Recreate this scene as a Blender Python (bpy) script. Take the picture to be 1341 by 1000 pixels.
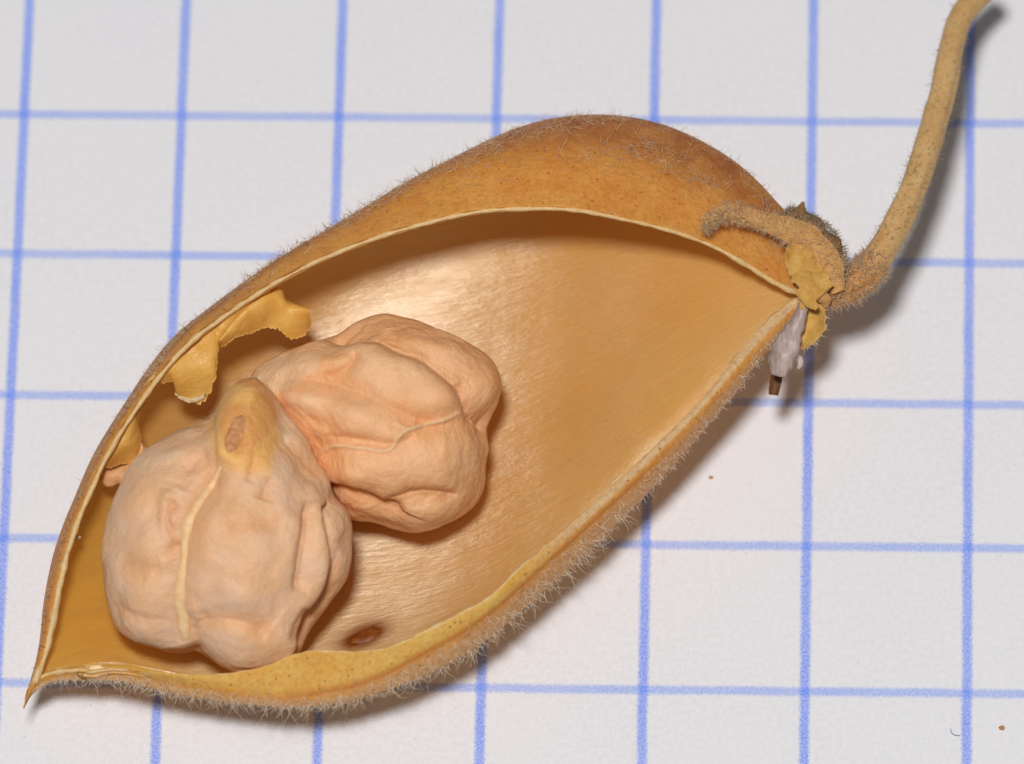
import bpy, math, numpy as np
from mathutils import Vector, Matrix
for o in list(bpy.data.objects): bpy.data.objects.remove(o, do_unlink=True)
S = bpy.context.scene
COL = S.collection
rng = np.random.default_rng(7)

# ------------------------------------------------------------------ camera
# one Blender unit is one centimetre; the paper squares are half a unit
W, H, F = 1341.0, 1000.0, 15000.0
TX, TY, DIST, TILT, AZ, ROLL = 0.0722274, 0.0645196, 35.8829, 0.4731466, 0.0674621, 0.0258955
CZ = np.array([math.sin(TILT)*math.sin(AZ), -math.sin(TILT)*math.cos(AZ), math.cos(TILT)])
CC = np.array([TX, TY, 0.0]) + DIST*CZ
CX = np.cross([0, 1.0, 0], CZ); CX /= np.linalg.norm(CX)
CY = np.cross(CZ, CX)
c_, s_ = math.cos(ROLL), math.sin(ROLL)
CX, CY = c_*CX + s_*CY, -s_*CX + c_*CY
cam = bpy.data.cameras.new('camera')
cam.sensor_fit = 'HORIZONTAL'; cam.sensor_width = 36.0
cam.lens = F/W*36.0
cam.clip_start = 0.5; cam.clip_end = 500
cam.dof.use_dof = True
cam.dof.focus_distance = DIST - 0.56
cam.dof.aperture_fstop = 0.70
cam_o = bpy.data.objects.new('camera', cam); COL.objects.link(cam_o)
m = Matrix.Identity(4)
for i in range(3):
    m[i][0], m[i][1], m[i][2], m[i][3] = CX[i], CY[i], CZ[i], CC[i]
cam_o.matrix_world = m
S.camera = cam_o

# ------------------------------------------------------------------ light
world = bpy.data.worlds.new('World'); S.world = world; world.use_nodes = True
bg = world.node_tree.nodes['Background']
bg.inputs[0].default_value = (1.0, 0.97, 0.97, 1); bg.inputs[1].default_value = 0.12
LD = np.array([-0.03, -0.30, 1.0]); LD /= np.linalg.norm(LD)
LDIST = 34.0
lamp = bpy.data.lights.new('flash', 'AREA'); lamp.shape = 'DISK'; lamp.size = 3.9
lamp.energy = 9250; lamp.color = (1.0, 0.985, 0.995)
lo = bpy.data.objects.new('flash', lamp); COL.objects.link(lo)
lp = LD*LDIST
lo.location = lp
lo.rotation_euler = Vector(-LD).to_track_quat('-Z', 'Y').to_euler()
S.view_settings.view_transform = 'Standard'; S.view_settings.look = 'None'
S.view_settings.exposure = 0.0; S.view_settings.gamma = 1.0
try: S.view_settings.use_curve_mapping = False
except Exception: pass
S.render.engine = 'CYCLES'
S.cycles.max_bounces = 10; S.cycles.diffuse_bounces = 5; S.cycles.transparent_max_bounces = 8
S.cycles.use_denoising = True

# ------------------------------------------------------------------ helpers
PX = DIST/F                      # centimetres per photograph pixel, near the paper

def at(px, py, h):
    """pixel ray met with the level h above the paper (arrays allowed)"""
    px = np.asarray(px, float); py = np.asarray(py, float); h = np.asarray(h, float)
    d = ((px - W/2)/F)[..., None]*CX + (-(py - H/2)/F)[..., None]*CY - CZ
    t = (h - CC[2])/d[..., 2]
    return CC + d*t[..., None]

def hermite(t, y, tq):
    """smooth curve through the points (y may have several columns)"""
    t = np.asarray(t, float); y = np.asarray(y, float); tq = np.clip(np.asarray(tq, float), t[0], t[-1])
    if y.ndim == 1: return hermite(t, y[:, None], tq)[:, 0]
    dt = np.diff(t)[:, None]; sl = np.diff(y, axis=0)/dt
    mt = np.zeros_like(y); mt[0] = sl[0]; mt[-1] = sl[-1]
    mt[1:-1] = (sl[:-1]*dt[1:] + sl[1:]*dt[:-1])/(dt[1:] + dt[:-1])
    k = np.clip(np.searchsorted(t, tq, side='right') - 1, 0, len(t) - 2)
    h = dt[k]; u = ((tq - t[k])[:, None])/h
    return ((2*u**3 - 3*u**2 + 1)*y[k] + (u**3 - 2*u**2 + u)*h*mt[k] + (-2*u**3 + 3*u**2)*y[k+1] + (u**3 - u**2)*h*mt[k+1])

def along(pts, n):
    """n points spread evenly along a smooth curve through pts"""
    p = np.asarray(pts, float)
    t = np.concatenate([[0], np.cumsum(np.maximum(np.linalg.norm(np.diff(p, axis=0), axis=1), 1e-6))])
    q = hermite(t, p, np.linspace(0, t[-1], 1500))
    L = np.concatenate([[0], np.cumsum(np.linalg.norm(np.diff(q, axis=0), axis=1))])
    return np.stack([np.interp(np.linspace(0, L[-1], n), L, q[:, k]) for k in range(q.shape[1])], 1)

def prof(s, *kv):
    a = np.array(kv, float); return hermite(a[:, 0], a[:, 1], s)

def smooth(x, a, b):
    t = np.clip((x - a)/(b - a), 0, 1); return t*t*(3 - 2*t)

_perm = np.random.default_rng(3).permutation(512)
_grad = np.random.default_rng(4).normal(size=(512, 3)); _grad /= np.linalg.norm(_grad, axis=1)[:, None]
def noise3(p):
    p = np.asarray(p, float); i = np.floor(p).astype(int); f = p - i; u = f*f*f*(f*(f*6 - 15) + 10)
    r = 0
    for dx in (0, 1):
        for dy in (0, 1):
            for dz in (0, 1):
                hsh = _perm[(_perm[(_perm[(i[:, 0]+dx) & 511] + i[:, 1]+dy) & 511] + i[:, 2]+dz) & 511]
                g = _grad[hsh]
                d = (g*(f - [dx, dy, dz])).sum(1)
                w = (u[:, 0] if dx else 1-u[:, 0])*(u[:, 1] if dy else 1-u[:, 1])*(u[:, 2] if dz else 1-u[:, 2])
                r = r + w*d
    return r*1.6

def lin(r, g, b):
    f = lambda c: c/12.92/255 if c <= 10 else ((c/255 + 0.055)/1.055)**2.4
    return (f(r), f(g), f(b), 1.0)

def mesh_obj(name, V, Fc, mat, parent=None, uv=None, attrs=None, smooth_=True, kind=None):
    """one mesh object from vertex array, face array (n,3) or (n,4)"""
    me = bpy.data.meshes.new(name)
    V = np.ascontiguousarray(V, np.float32); Fc = np.ascontiguousarray(Fc, np.int32)
    n, k = Fc.shape
    me.vertices.add(len(V)); me.vertices.foreach_set('co', V.ravel())
    me.loops.add(n*k); me.loops.foreach_set('vertex_index', Fc.ravel())
    me.polygons.add(n); me.polygons.foreach_set('loop_start', np.arange(0, n*k, k, dtype=np.int32))
    me.polygons.foreach_set('loop_total', np.full(n, k, np.int32))
    me.polygons.foreach_set('use_smooth', np.full(n, smooth_))
    if uv is not None:
        l = me.uv_layers.new(name='UVMap')
        l.data.foreach_set('uv', np.ascontiguousarray(uv[Fc.ravel()], np.float32).ravel())
    for an, av in (attrs or {}).items():
        a = me.attributes.new(an, 'FLOAT', 'POINT'); a.data.foreach_set('value', np.ascontiguousarray(av, np.float32))
    me.validate(); me.update()
    for mm in (mat if isinstance(mat, (list, tuple)) else [mat]): me.materials.append(mm)
    o = bpy.data.objects.new(name, me); COL.objects.link(o)
    if parent is not None:
        o.parent = parent; o.matrix_parent_inverse = parent.matrix_world.inverted()
    if kind: o['kind'] = kind
    return o

def grid_faces(a, b, wrap=False):
    i, j = np.meshgrid(np.arange(a-1), np.arange(b if wrap else b-1), indexing='ij')
    j2 = (j+1) % b
    return np.stack([i*b+j, (i+1)*b+j, (i+1)*b+j2, i*b+j2], -1).reshape(-1, 4)

def normals_grid(P):
    du = np.gradient(P, axis=0); dv = np.gradient(P, axis=1)
    n = np.cross(du, dv); return n/np.maximum(np.linalg.norm(n, axis=-1, keepdims=True), 1e-9)

def frames(P):
    T = np.gradient(P, axis=0); T /= np.maximum(np.linalg.norm(T, axis=1, keepdims=True), 1e-9)
    N = np.zeros_like(P); n = np.cross(T[0], [0.13, 0.2, 1]); n /= np.linalg.norm(n)
    for i in range(len(P)):
        n = n - T[i]*(n @ T[i]); n /= np.linalg.norm(n); N[i] = n
    return T, N, np.cross(T, N)

def tube(P, R, k=14, rough=0.0, sc=20.0, squash=1.0, caps=True, ridges=0.0):
    """closed tube along P, radius R per point"""
    T, N, B = frames(P); R = np.broadcast_to(R, (len(P),)).astype(float).copy()
    if caps:
        P = np.concatenate([[P[0]], P, [P[-1]]]); N = np.concatenate([[N[0]], N, [N[-1]]]); B = np.concatenate([[B[0]], B, [B[-1]]])
        R = np.concatenate([[R[0]*0.02], R, [R[-1]*0.02]])
    a = np.arange(k)*2*math.pi/k
    rg = 1 + ridges*(np.sin(5*a)[None] + .7*np.sin(9*a + 1.3)[None])*(.7 + .5*np.sin(np.arange(len(P))*.13))[:, None]
    V = P[:, None] + (R[:, None]*rg)[..., None]*(np.cos(a)[None, :, None]*N[:, None] + squash*np.sin(a)[None, :, None]*B[:, None])
    nn = np.cos(a)[None, :, None]*N[:, None] + np.sin(a)[None, :, None]*B[:, None]
    V = V.reshape(-1, 3)
    if rough: V = V + (noise3(V*sc) * rough)[:, None]*nn.reshape(-1, 3)
    return V, grid_faces(len(P), k, True)

def slab(P, th):
    """a thin solid sheet from a grid of points: front, back and edge faces"""
    n = normals_grid(P); a, b = P.shape[:2]
    th = np.broadcast_to(th, (a, b))[..., None]
    V = np.concatenate([(P + n*th/2).reshape(-1, 3), (P - n*th/2).reshape(-1, 3)])
    g = grid_faces(a, b); Fc = [g, g[:, ::-1] + a*b]
    idx = np.arange(a*b).reshape(a, b)
    loop = np.concatenate([idx[0, :], idx[1:, -1], idx[-1, -2::-1], idx[-2:0:-1, 0]])
    l2 = np.roll(loop, -1)
    Fc.append(np.stack([loop, l2, l2 + a*b, loop + a*b], 1)[:, ::-1])
    return V, np.concatenate(Fc)

def hairs(P, N, length, lean, rad, curl=0.6, seg=4, sides=3, base=0.0):
    """curved tapering hairs rooted at P; N is the direction they leave along, lean the direction they bow to"""
    n = len(P); N = N/np.linalg.norm(N, axis=1, keepdims=True)
    side = np.cross(N, rng.normal(size=(n, 3))); side /= np.maximum(np.linalg.norm(side, axis=1, keepdims=True), 1e-6)
    length = np.broadcast_to(length, (n,)); rad = np.broadcast_to(rad, (n,))
    pts = []; p = P - N*base; d = N.copy()
    for i in range(seg+1):
        pts.append(p)
        d = d + lean*curl/seg + side*(rng.normal(size=(n, 1))*0.42)
        d /= np.linalg.norm(d, axis=1, keepdims=True)
        p = p + d*(length/seg)[:, None]
    pts = np.stack(pts, 1)
    up = np.cross(N, side)
    a = np.arange(sides)*2*math.pi/sides
    tap = np.linspace(1, 0.22, seg+1)
    ring = np.cos(a)[None, :, None]*side[:, None] + np.sin(a)[None, :, None]*up[:, None]
    V = pts[:, :, None] + ring[:, None]*(rad[:, None]*tap[None])[:, :, None, None]
    per = (seg+1)*sides
    g = grid_faces(seg+1, sides, True)
    Fc = (g[None] + (np.arange(n)*per)[:, None, None]).reshape(-1, 4)
    return V.reshape(-1, 3), Fc

# ------------------------------------------------------------------ materials
class NT:
    def __init__(s, name):
        s.m = bpy.data.materials.new(name); s.m.use_nodes = True; s.t = s.m.node_tree; s.t.nodes.clear()
        s.out = s.n('ShaderNodeOutputMaterial')
    def n(s, typ, **kw):
        x = s.t.nodes.new(typ)
        for k, v in kw.items(): setattr(x, k, v)
        return x
    def l(s, a, b): s.t.links.new(a, b)
    def put(s, sock, v):
        if hasattr(v, 'is_linked') or isinstance(v, bpy.types.NodeSocket): s.l(v, sock)
        else: sock.default_value = v
    def noise(s, scale, detail=3, rough=0.55, vec=None, dist=0.0):
        x = s.n('ShaderNodeTexNoise'); x.inputs['Scale'].default_value = scale; x.inputs['Detail'].default_value = detail
        x.inputs['Roughness'].default_value = rough; x.inputs['Distortion'].default_value = dist
        s.l(vec if vec is not None else s.coord(), x.inputs['Vector']); return x.outputs['Fac']
    def coord(s):
        if not hasattr(s, '_c'): s._c = s.n('ShaderNodeTexCoord')
        return s._c.outputs['Object']
    def mapping(s, vec, scale=(1, 1, 1), rot=(0, 0, 0)):
        x = s.n('ShaderNodeMapping'); x.inputs['Scale'].default_value = scale; x.inputs['Rotation'].default_value = rot
        s.l(vec, x.inputs['Vector']); return x.outputs[0]
    def math(s, op, a, b=0.0, c=None, clamp=False):
        x = s.n('ShaderNodeMath', operation=op, use_clamp=clamp); s.put(x.inputs[0], a); s.put(x.inputs[1], b)
        if c is not None: s.put(x.inputs[2], c)
        return x.outputs[0]
    def ramp(s, v, *stops):
        x = s.n('ShaderNodeValToRGB'); e = x.color_ramp.elements
        while len(e) < len(stops): e.new(0.5)
        for k, (p, c) in enumerate(stops):
            e[k].position = p; e[k].color = c if isinstance(c, tuple) else (c, c, c, 1)
        s.l(v, x.inputs[0]); return x.outputs[0]
    def mix(s, f, a, b, mode='MIX'):
        x = s.n('ShaderNodeMix', data_type='RGBA', blend_type=mode); s.put(x.inputs[0], f); s.put(x.inputs[6], a); s.put(x.inputs[7], b)
        return x.outputs[2]
    def attr(s, name):
        x = s.n('ShaderNodeAttribute', attribute_name=name); return x.outputs['Fac']
    def bump(s, h, strength, dist):
        x = s.n('ShaderNodeBump'); x.inputs['Strength'].default_value = strength; x.inputs['Distance'].default_value = dist
        s.l(h, x.inputs['Height']); return x.outputs[0]
    def bsdf(s, col, rough=0.5, bump=None, spec=0.4, **kw):
        b = s.n('ShaderNodeBsdfPrincipled'); s.put(b.inputs['Base Color'], col); s.put(b.inputs['Roughness'], rough)
        b.inputs['Specular IOR Level'].default_value = spec
        for k, v in kw.items(): s.put(b.inputs[k.replace('_', ' ')], v)
        if bump is not None: s.l(bump, b.inputs['Normal'])
        s.b = b; return b.outputs[0]
    def done(s, sh, trans=None, tcol=None):
        if trans:
            t = s.n('ShaderNodeBsdfTranslucent'); s.put(t.inputs[0], tcol)
            mx = s.n('ShaderNodeMixShader'); mx.inputs[0].default_value = trans
            s.l(sh, mx.inputs[1]); s.l(t.outputs[0], mx.inputs[2]); sh = mx.outputs[0]
        s.l(sh, s.out.inputs['Surface']); return s.m

def mat_paper():
    t = NT('ruled paper')
    sx = t.n('ShaderNodeSeparateXYZ')
    wob = t.n('ShaderNodeTexNoise'); wob.inputs['Scale'].default_value = 6; wob.inputs['Detail'].default_value = 4
    t.l(t.coord(), wob.inputs['Vector'])
    v = t.n('ShaderNodeVectorMath', operation='MULTIPLY_ADD')
    t.l(wob.outputs['Color'], v.inputs[0]); v.inputs[1].default_value = (0.007, 0.007, 0); 
    off = t.n('ShaderNodeVectorMath', operation='ADD'); t.l(t.coord(), off.inputs[0]); off.inputs[1].default_value = (100 - 0.005, 100 - 0.005, 0)
    t.l(off.outputs[0], v.inputs[2]); t.l(v.outputs[0], sx.inputs[0])
    edge = t.noise(105, 4, 0.7)
    def line(o, w):
        a = t.math('DIVIDE', o, 0.5); f = t.math('FRACT', t.math('ADD', a, 0.5)); d = t.math('MULTIPLY', t.math('ABSOLUTE', t.math('SUBTRACT', f, 0.5)), 0.5)
        d = t.math('ADD', d, t.math('MULTIPLY', t.math('SUBTRACT', edge, 0.5), 0.022))
        x = t.n('ShaderNodeMapRange', interpolation_type='SMOOTHSTEP'); t.l(d, x.inputs[0])
        x.inputs[1].default_value = w - 0.008; x.inputs[2].default_value = w + 0.007; x.inputs[3].default_value = 1; x.inputs[4].default_value = 0
        return x.outputs[0]
    lv, lh = line(sx.outputs[0], 0.0154), line(sx.outputs[1], 0.0150)
    speck = t.ramp(t.noise(150, 3, 0.7), (0.36, 0.48), (0.60, 1.0))
    slow = t.ramp(t.noise(3.0, 3), (0.3, 0.80), (0.7, 1.0))
    fine = t.noise(60, 6, 0.6); big = t.noise(1.6, 3)
    base = t.mix(t.ramp(big, (0.3, 0.0), (0.7, 1.0)), lin(229, 229, 231), lin(233, 233, 233))
    base = t.mix(t.ramp(fine, (0.40, 0.0), (0.60, 1.0)), base, lin(236, 236, 238))
    dots = t.n('ShaderNodeTexVoronoi'); dots.inputs['Scale'].default_value = 11; t.l(t.coord(), dots.inputs['Vector'])
    base = t.mix(t.ramp(dots.outputs['Distance'], (0.02, 0.22), (0.06, 0.0)), base, lin(120, 110, 105))
    cv = t.math('MULTIPLY', t.math('MULTIPLY', lv, slow), t.math('MULTIPLY', speck, 0.95))
    ch = t.math('MULTIPLY', t.math('MULTIPLY', lh, slow), t.math('MULTIPLY', speck, 0.82))
    c = t.mix(ch, base, lin(128, 164, 247)); c = t.mix(cv, c, lin(96, 141, 251))
    t.b = None
    return t.done(t.bsdf(c, 0.75, t.bump(t.math('ADD', t.noise(140, 4, 0.7), t.math('MULTIPLY', big, 2.0)), 0.45, 0.004), 0.25))

GLR, GLA, GLF = 0.385, 0.56, 0.29
def mat_lining():
    t = NT('satin pod lining')
    uv = t.n('ShaderNodeUVMap', uv_map='UVMap').outputs[0]
    st = t.noise(1.0, 5, 0.65, t.mapping(uv, (26, 80, 1)))
    st2 = t.noise(1.0, 4, 0.6, t.mapping(uv, (7.0, 30, 1)))
    big = t.noise(3.2, 3)
    c = t.mix(t.ramp(st, (0.35, 0.0), (0.65, 1.0)), lin(227, 181, 106), lin(235, 192, 121))
    c = t.mix(t.ramp(big, (0.35, 0.0), (0.7, 1.0)), c, lin(226, 176, 92))
    dk = t.attr('bounce_gold'); c = t.mix(dk, c, lin(240, 190, 76))  # light bouncing inside the tip end, painted as a golden tint
    c = t.mix(t.attr('stain'), c, lin(112, 50, 8))
    sp = t.n('ShaderNodeTexVoronoi'); sp.inputs['Scale'].default_value = 9; t.l(t.coord(), sp.inputs['Vector'])
    c = t.mix(t.ramp(sp.outputs['Distance'], (0.012, 0.6), (0.035, 0.0)), c, lin(120, 72, 30))
    tg = t.n('ShaderNodeTangent', direction_type='UV_MAP', uv_map='UVMap')
    h = t.math('ADD', t.math('MULTIPLY', st, 1.0), t.math('MULTIPLY', st2, 1.6))
    bp = t.bump(h, 0.30, 0.010)
    sh = t.bsdf(c, 0.6, bp, 0.2)
    tr = t.n('ShaderNodeBsdfTranslucent'); tr.inputs[0].default_value = lin(255, 220, 138)
    mx = t.n('ShaderNodeMixShader'); mx.inputs[0].default_value = 0.43; t.l(sh, mx.inputs[1]); t.l(tr.outputs[0], mx.inputs[2])
    # satin gloss of the fibres: wide across them, narrow along them
    gl = t.n('ShaderNodeBsdfAnisotropic', distribution='GGX'); gl.inputs['Color'].default_value = (1.0, .93, .74, 1)
    t.l(t.math('MULTIPLY_ADD', st, 0.16, GLR - 0.08), gl.inputs['Roughness']); gl.inputs['Anisotropy'].default_value = GLA; gl.inputs['Rotation'].default_value = 0.0
    t.l(tg.outputs[0], gl.inputs['Tangent']); t.l(bp, gl.inputs['Normal'])
    m2 = t.n('ShaderNodeMixShader'); t.put(m2.inputs[0], t.math('MULTIPLY', t.math('MULTIPLY', t.attr('satin'), GLF), t.ramp(t.noise(1.0, 5, 0.6, t.mapping(uv, (5, 11, 1))), (0.32, 0.55), (0.62, 1.0))))
    t.l(mx.outputs[0], m2.inputs[1]); t.l(gl.outputs[0], m2.inputs[2])
    return t.done(m2.outputs[0])

def mat_outer():
    t = NT('pod outer skin')
    n1 = t.noise(9, 5, 0.6); n2 = t.noise(70, 4, 0.65)
    c = t.mix(t.ramp(n1, (0.35, 0.0), (0.68, 1.0)), lin(255, 196, 102), lin(240, 164, 74))
    c = t.mix(t.math('MULTIPLY', t.attr('ridge'), t.ramp(t.noise(13, 7, 0.78), (0.38, 0.10), (0.58, 1.0))), c, lin(168, 100, 52))
    c = t.mix(t.math('MULTIPLY', t.attr('felt'), t.ramp(t.noise(20, 6, 0.75), (0.38, 0.0), (0.6, 0.9))), c, lin(184, 138, 104))
    c = t.mix(t.attr('yellow'), c, t.mix(t.ramp(n1, (0.4, 0.0), (0.65, 1.0)), lin(255, 220, 118), lin(254, 204, 96)))
    c = t.mix(t.attr('under'), c, lin(230, 194, 138))
    c = t.mix(t.attr('suture'), c, lin(196, 116, 52))
    c = t.mix(t.attr('cream'), c, lin(252, 228, 176))
    v = t.n('ShaderNodeTexVoronoi'); v.inputs['Scale'].default_value = 36; t.l(t.coord(), v.inputs['Vector'])
    c = t.mix(t.math('MULTIPLY', t.ramp(v.outputs['Distance'], (0.09, 0.85), (0.17, 0.0)), t.ramp(t.noise(9, 3), (0.34, 0.0), (0.48, 1.0))), c, lin(92, 48, 22))
    c = t.mix(t.ramp(n2, (0.45, 0.0), (0.70, 0.45)), c, lin(176, 106, 44))
    return t.done(t.bsdf(c, 0.42, t.bump(t.math('ADD', n2, t.math('ADD', t.math('MULTIPLY', n1, 3.0), t.math('MULTIPLY', t.noise(28, 7, 0.72, dist=0.6), 1.5))), 0.62, 0.009), 0.45), 0.44, lin(255, 218, 148))

def mat_simple(name, ca, cb, rough=0.55, scale=30, bump=0.4, bd=0.006, trans=0.0, spec=0.35, cc=None, streak=None):
    t = NT(name)
    vec = t.mapping(t.coord(), streak) if streak else None
    n = t.noise(scale, 5, 0.65, vec)
    c = t.mix(t.ramp(n, (0.35, 0.0), (0.65, 1.0)), lin(*ca), lin(*cb))
    if cc:
        v = t.n('ShaderNodeTexVoronoi'); v.inputs['Scale'].default_value = 30; t.l(t.coord(), v.inputs['Vector'])
        c = t.mix(t.ramp(v.outputs['Distance'], (0.09, 0.9), (0.17, 0.0)), c, lin(*cc))
    return t.done(t.bsdf(c, rough, t.bump(n, bump, bd), spec), trans, c)

def mat_seed(name, pale, mid, warm):
    t = NT(name)
    n = t.noise(6, 4, 0.55); g = t.noise(190, 3, 0.6)
    c = t.mix(t.ramp(n, (0.36, 0.0), (0.62, 1.0)), lin(*pale), lin(*mid))
    c = t.mix(t.attr('warm'), c, lin(*warm))  # real orange patches, plus bounce light painted along the grooves
    c = t.mix(t.attr('cream'), c, lin(234, 200, 158))
    c = t.mix(t.attr('yellow'), c, t.mix(t.attr('warm'), lin(240, 180, 92), lin(216, 142, 60)))
    c = t.mix(t.ramp(g, (0.42, 0.0), (0.75, 0.30)), c, lin(250, 216, 184))
    sh = t.bsdf(c, 0.50, t.bump(t.math('ADD', g, t.math('MULTIPLY', t.noise(70, 3), 1.6)), 0.50, 0.005), 0.5,
                Subsurface_Weight=0.28, Subsurface_Scale=1.0)
    t.b.inputs['Subsurface Radius'].default_value = (0.05, 0.022, 0.010)
    return t.done(sh)

M_paper = mat_paper(); M_lin = mat_lining(); M_out = mat_outer()
M_rim = mat_simple('pale cut rim', (222, 182, 116), (238, 206, 148), 0.40, 60, 0.5, 0.006, 0.15, 0.5)
M_flap = mat_simple('yellow membrane', (255, 216, 122), (246, 196, 90), 0.34, 16, 0.7, 0.014, 0.38, 0.5)
M_flapedge = mat_simple('torn pale edge', (232, 214, 176), (222, 194, 140), 0.45, 40, 0.4, 0.005, 0.25, 0.4)
M_fun = mat_simple('pinkish seed stalk', (232, 186, 134), (216, 156, 98), 0.45, 40, 0.5, 0.008, 0.1)
def mat_stem():
    t = NT('straw stem')
    n = t.noise(14, 5, 0.65); fn = t.noise(70, 4, 0.7)
    c = t.mix(t.ramp(n, (0.35, 0.0), (0.65, 1.0)), lin(216, 178, 120), lin(204, 160, 98))
    c = t.mix(t.attr('base'), c, t.mix(t.ramp(fn, (0.4, 0.0), (0.6, 1.0)), lin(206, 150, 84), lin(176, 118, 60)))
    c = t.mix(t.ramp(fn, (0.52, 0.0), (0.75, 0.6)), c, lin(168, 116, 66))
    v = t.n('ShaderNodeTexVoronoi'); v.inputs['Scale'].default_value = 34; t.l(t.coord(), v.inputs['Vector'])
    c = t.mix(t.math('MULTIPLY', t.ramp(v.outputs['Distance'], (0.10, 0.9), (0.2, 0.0)), t.ramp(t.noise(11, 2), (0.45, 0.0), (0.6, 1.0))), c, lin(116, 66, 32))
    return t.done(t.bsdf(c, 0.5, t.bump(t.math('ADD', n, fn), 0.6, 0.008), 0.35))
M_stem = mat_stem()
M_cup = mat_simple('orange brown calyx', (192, 128, 66), (164, 106, 56), 0.6, 40, 0.7, 0.012, 0.0, 0.3)
M_grey = mat_simple('grey brown felt', (164, 126, 82), (122, 90, 56), 0.8, 70, 0.8, 0.012, 0.1, 0.1)
M_tan = mat_simple('tan sepal', (226, 176, 108), (206, 148, 84), 0.6, 50, 0.6, 0.010, 0.15, 0.3)
M_ysep = mat_simple('yellow sepal', (234, 188, 100), (216, 160, 74), 0.55, 45, 0.7, 0.012, 0.2, 0.3)
M_petal = mat_simple('papery petal', (226, 212, 204), (196, 174, 162), 0.30, 60, 0.5, 0.006, 0.45, 0.5, None, (1.6, .22, .5))
M_brown = mat_simple('brown bristle', (124, 78, 38), (92, 54, 26), 0.5, 50, 0.5, 0.008, 0.1)
M_hair = mat_simple('pale hair', (255, 246, 226), (250, 234, 206), 0.35, 30, 0.0, 0.001, 0.45, 0.5)
M_hairtan = mat_simple('tan hair', (238, 214, 178), (226, 194, 152), 0.4, 30, 0.0, 0.001, 0.3, 0.5)
M_hairgrey = mat_simple('grey hair', (206, 190, 160), (168, 148, 116), 0.45, 30, 0.0, 0.001, 0.25, 0.4)
M_hairdark = mat_simple('dark hair', (112, 96, 84), (84, 70, 60), 0.5, 30, 0.0, 0.001, 0.1, 0.4)
M_drop = mat_simple('amber resin', (150, 84, 22), (112, 52, 10), 0.45, 40, 0.6, 0.008, 0.1, 0.6)
M_crumb = mat_simple('brown crumb', (204, 150, 96), (172, 118, 68), 0.6, 60, 0.6, 0.006)
M_lint = mat_simple('dark lint', (158, 156, 166), (140, 138, 150), 0.5, 30, 0.0, 0.001)
M_seedA = mat_seed('pinkish beige seed coat', (234, 192, 154), (232, 179, 127), (222, 150, 86))
M_seedB = mat_seed('orange beige seed coat', (240, 188, 136), (236, 174, 114), (226, 146, 82))

# ------------------------------------------------------------------ paper
xs = np.linspace(-9, 9, 61); gx, gy = np.meshgrid(xs, xs, indexing='ij')
gz = 0*gx - 0.006
V, Fc = slab(np.stack([gx, gy, gz], -1), 0.012)
paper = mesh_obj('paper_sheet', V, Fc, M_paper, kind='structure')
paper['label'] = 'white graph paper ruled with pale blue squares under the pod'

# ------------------------------------------------------------------ the pod
pod = bpy.data.objects.new('seed_pod', None); COL.objects.link(pod)
pod.location = (0, 0, 0)
pod['label'] = 'dry open tan half pod with hairy rim, torn membrane and bent straw stem'
pod['category'] = 'seed pod'
bpy.context.view_layer.update()

NS, NTV = 300, 150
TIPH, ENDH = 0.28, 0.56
SU = along([(31, 925), (40, 893), (50, 860), (64, 785), (80, 712), (102, 652), (132, 588), (165, 535), (195, 490), (235, 440), (290, 394), (350, 351), (400, 320),
            (450, 290), (500, 260), (560, 225), (620, 195), (680, 170), (730, 158), (780, 154), (830, 158), (880, 172), (930, 196), (980, 231), (1020, 270), (1052, 310), (1074, 345), (1082, 368)], NS)
UR = along([(31, 925), (43, 895), (55, 862), (71, 785), (88, 712), (110, 654), (140, 590), (173, 537), (204, 494), (244, 448), (300, 405), (350, 372), (400, 345),
            (450, 323), (500, 305), (560, 288), (620, 275), (690, 270), (760, 273), (820, 285), (880, 300), (930, 318), (980, 345), (1020, 370), (1050, 383), (1078, 378)], NS)
LR = along([(31, 925), (44, 893), (70, 882), (110, 879), (150, 873), (200, 879), (250, 883), (310, 881), (350, 872), (385, 858), (400, 854), (450, 854), (500, 851), (550, 831),
            (600, 806), (640, 784), (680, 746), (720, 711), (770, 666), (820, 619), (870, 571), (920, 521), (960, 471), (1000, 426), (1042, 394), (1078, 383)], NS)
LE = along([(31, 925), (42, 903), (64, 889), (104, 884), (150, 881), (200, 890), (250, 899), (300, 906), (350, 911), (400, 911), (450, 903), (500, 886), (560, 853),
            (600, 832), (650, 797), (690, 763), (730, 727), (780, 681), (830, 633), (880, 585), (930, 532), (970, 486), (1010, 441), (1048, 403), (1078, 388)], NS)
SL = along([(31, 925), (40, 910), (62, 892), (104, 887), (150, 886), (200, 896), (250, 905), (300, 911), (350, 915), (400, 916), (450, 912), (500, 899), (560, 876), (600, 856),
            (640, 830), (680, 798), (720, 764), (770, 717), (820, 667), (870, 614), (920, 556), (960, 508), (1010, 452), (1050, 413), (1080, 394)], NS)
s = np.linspace(0, 1, NS)
hU = prof(s, (0, TIPH), (.1, .38), (.22, .50), (.36, .60), (.5, .74), (.64, .84), (.76, .84), (.88, .72), (1, ENDH))
hS1 = prof(s, (0, TIPH), (.1, .36), (.22, .47), (.36, .55), (.5, .60), (.64, .65), (.76, .65), (.88, .60), (1, ENDH-.02))
hL = prof(s, (0, TIPH), (.1, .33), (.22, .38), (.36, .44), (.5, .48), (.64, .49), (.8, .52), (1, ENDH))
hE = prof(s, (0, TIPH-.01), (.1, .31), (.22, .35), (.36, .40), (.5, .44), (.64, .465), (.8, .505), (1, ENDH-.01))
hSL = prof(s, (0, TIPH-.02), (.1, .275), (.22, .28), (.36, .29), (.5, .28), (.64, .28), (.8, .34), (1, ENDH-.04))
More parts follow.
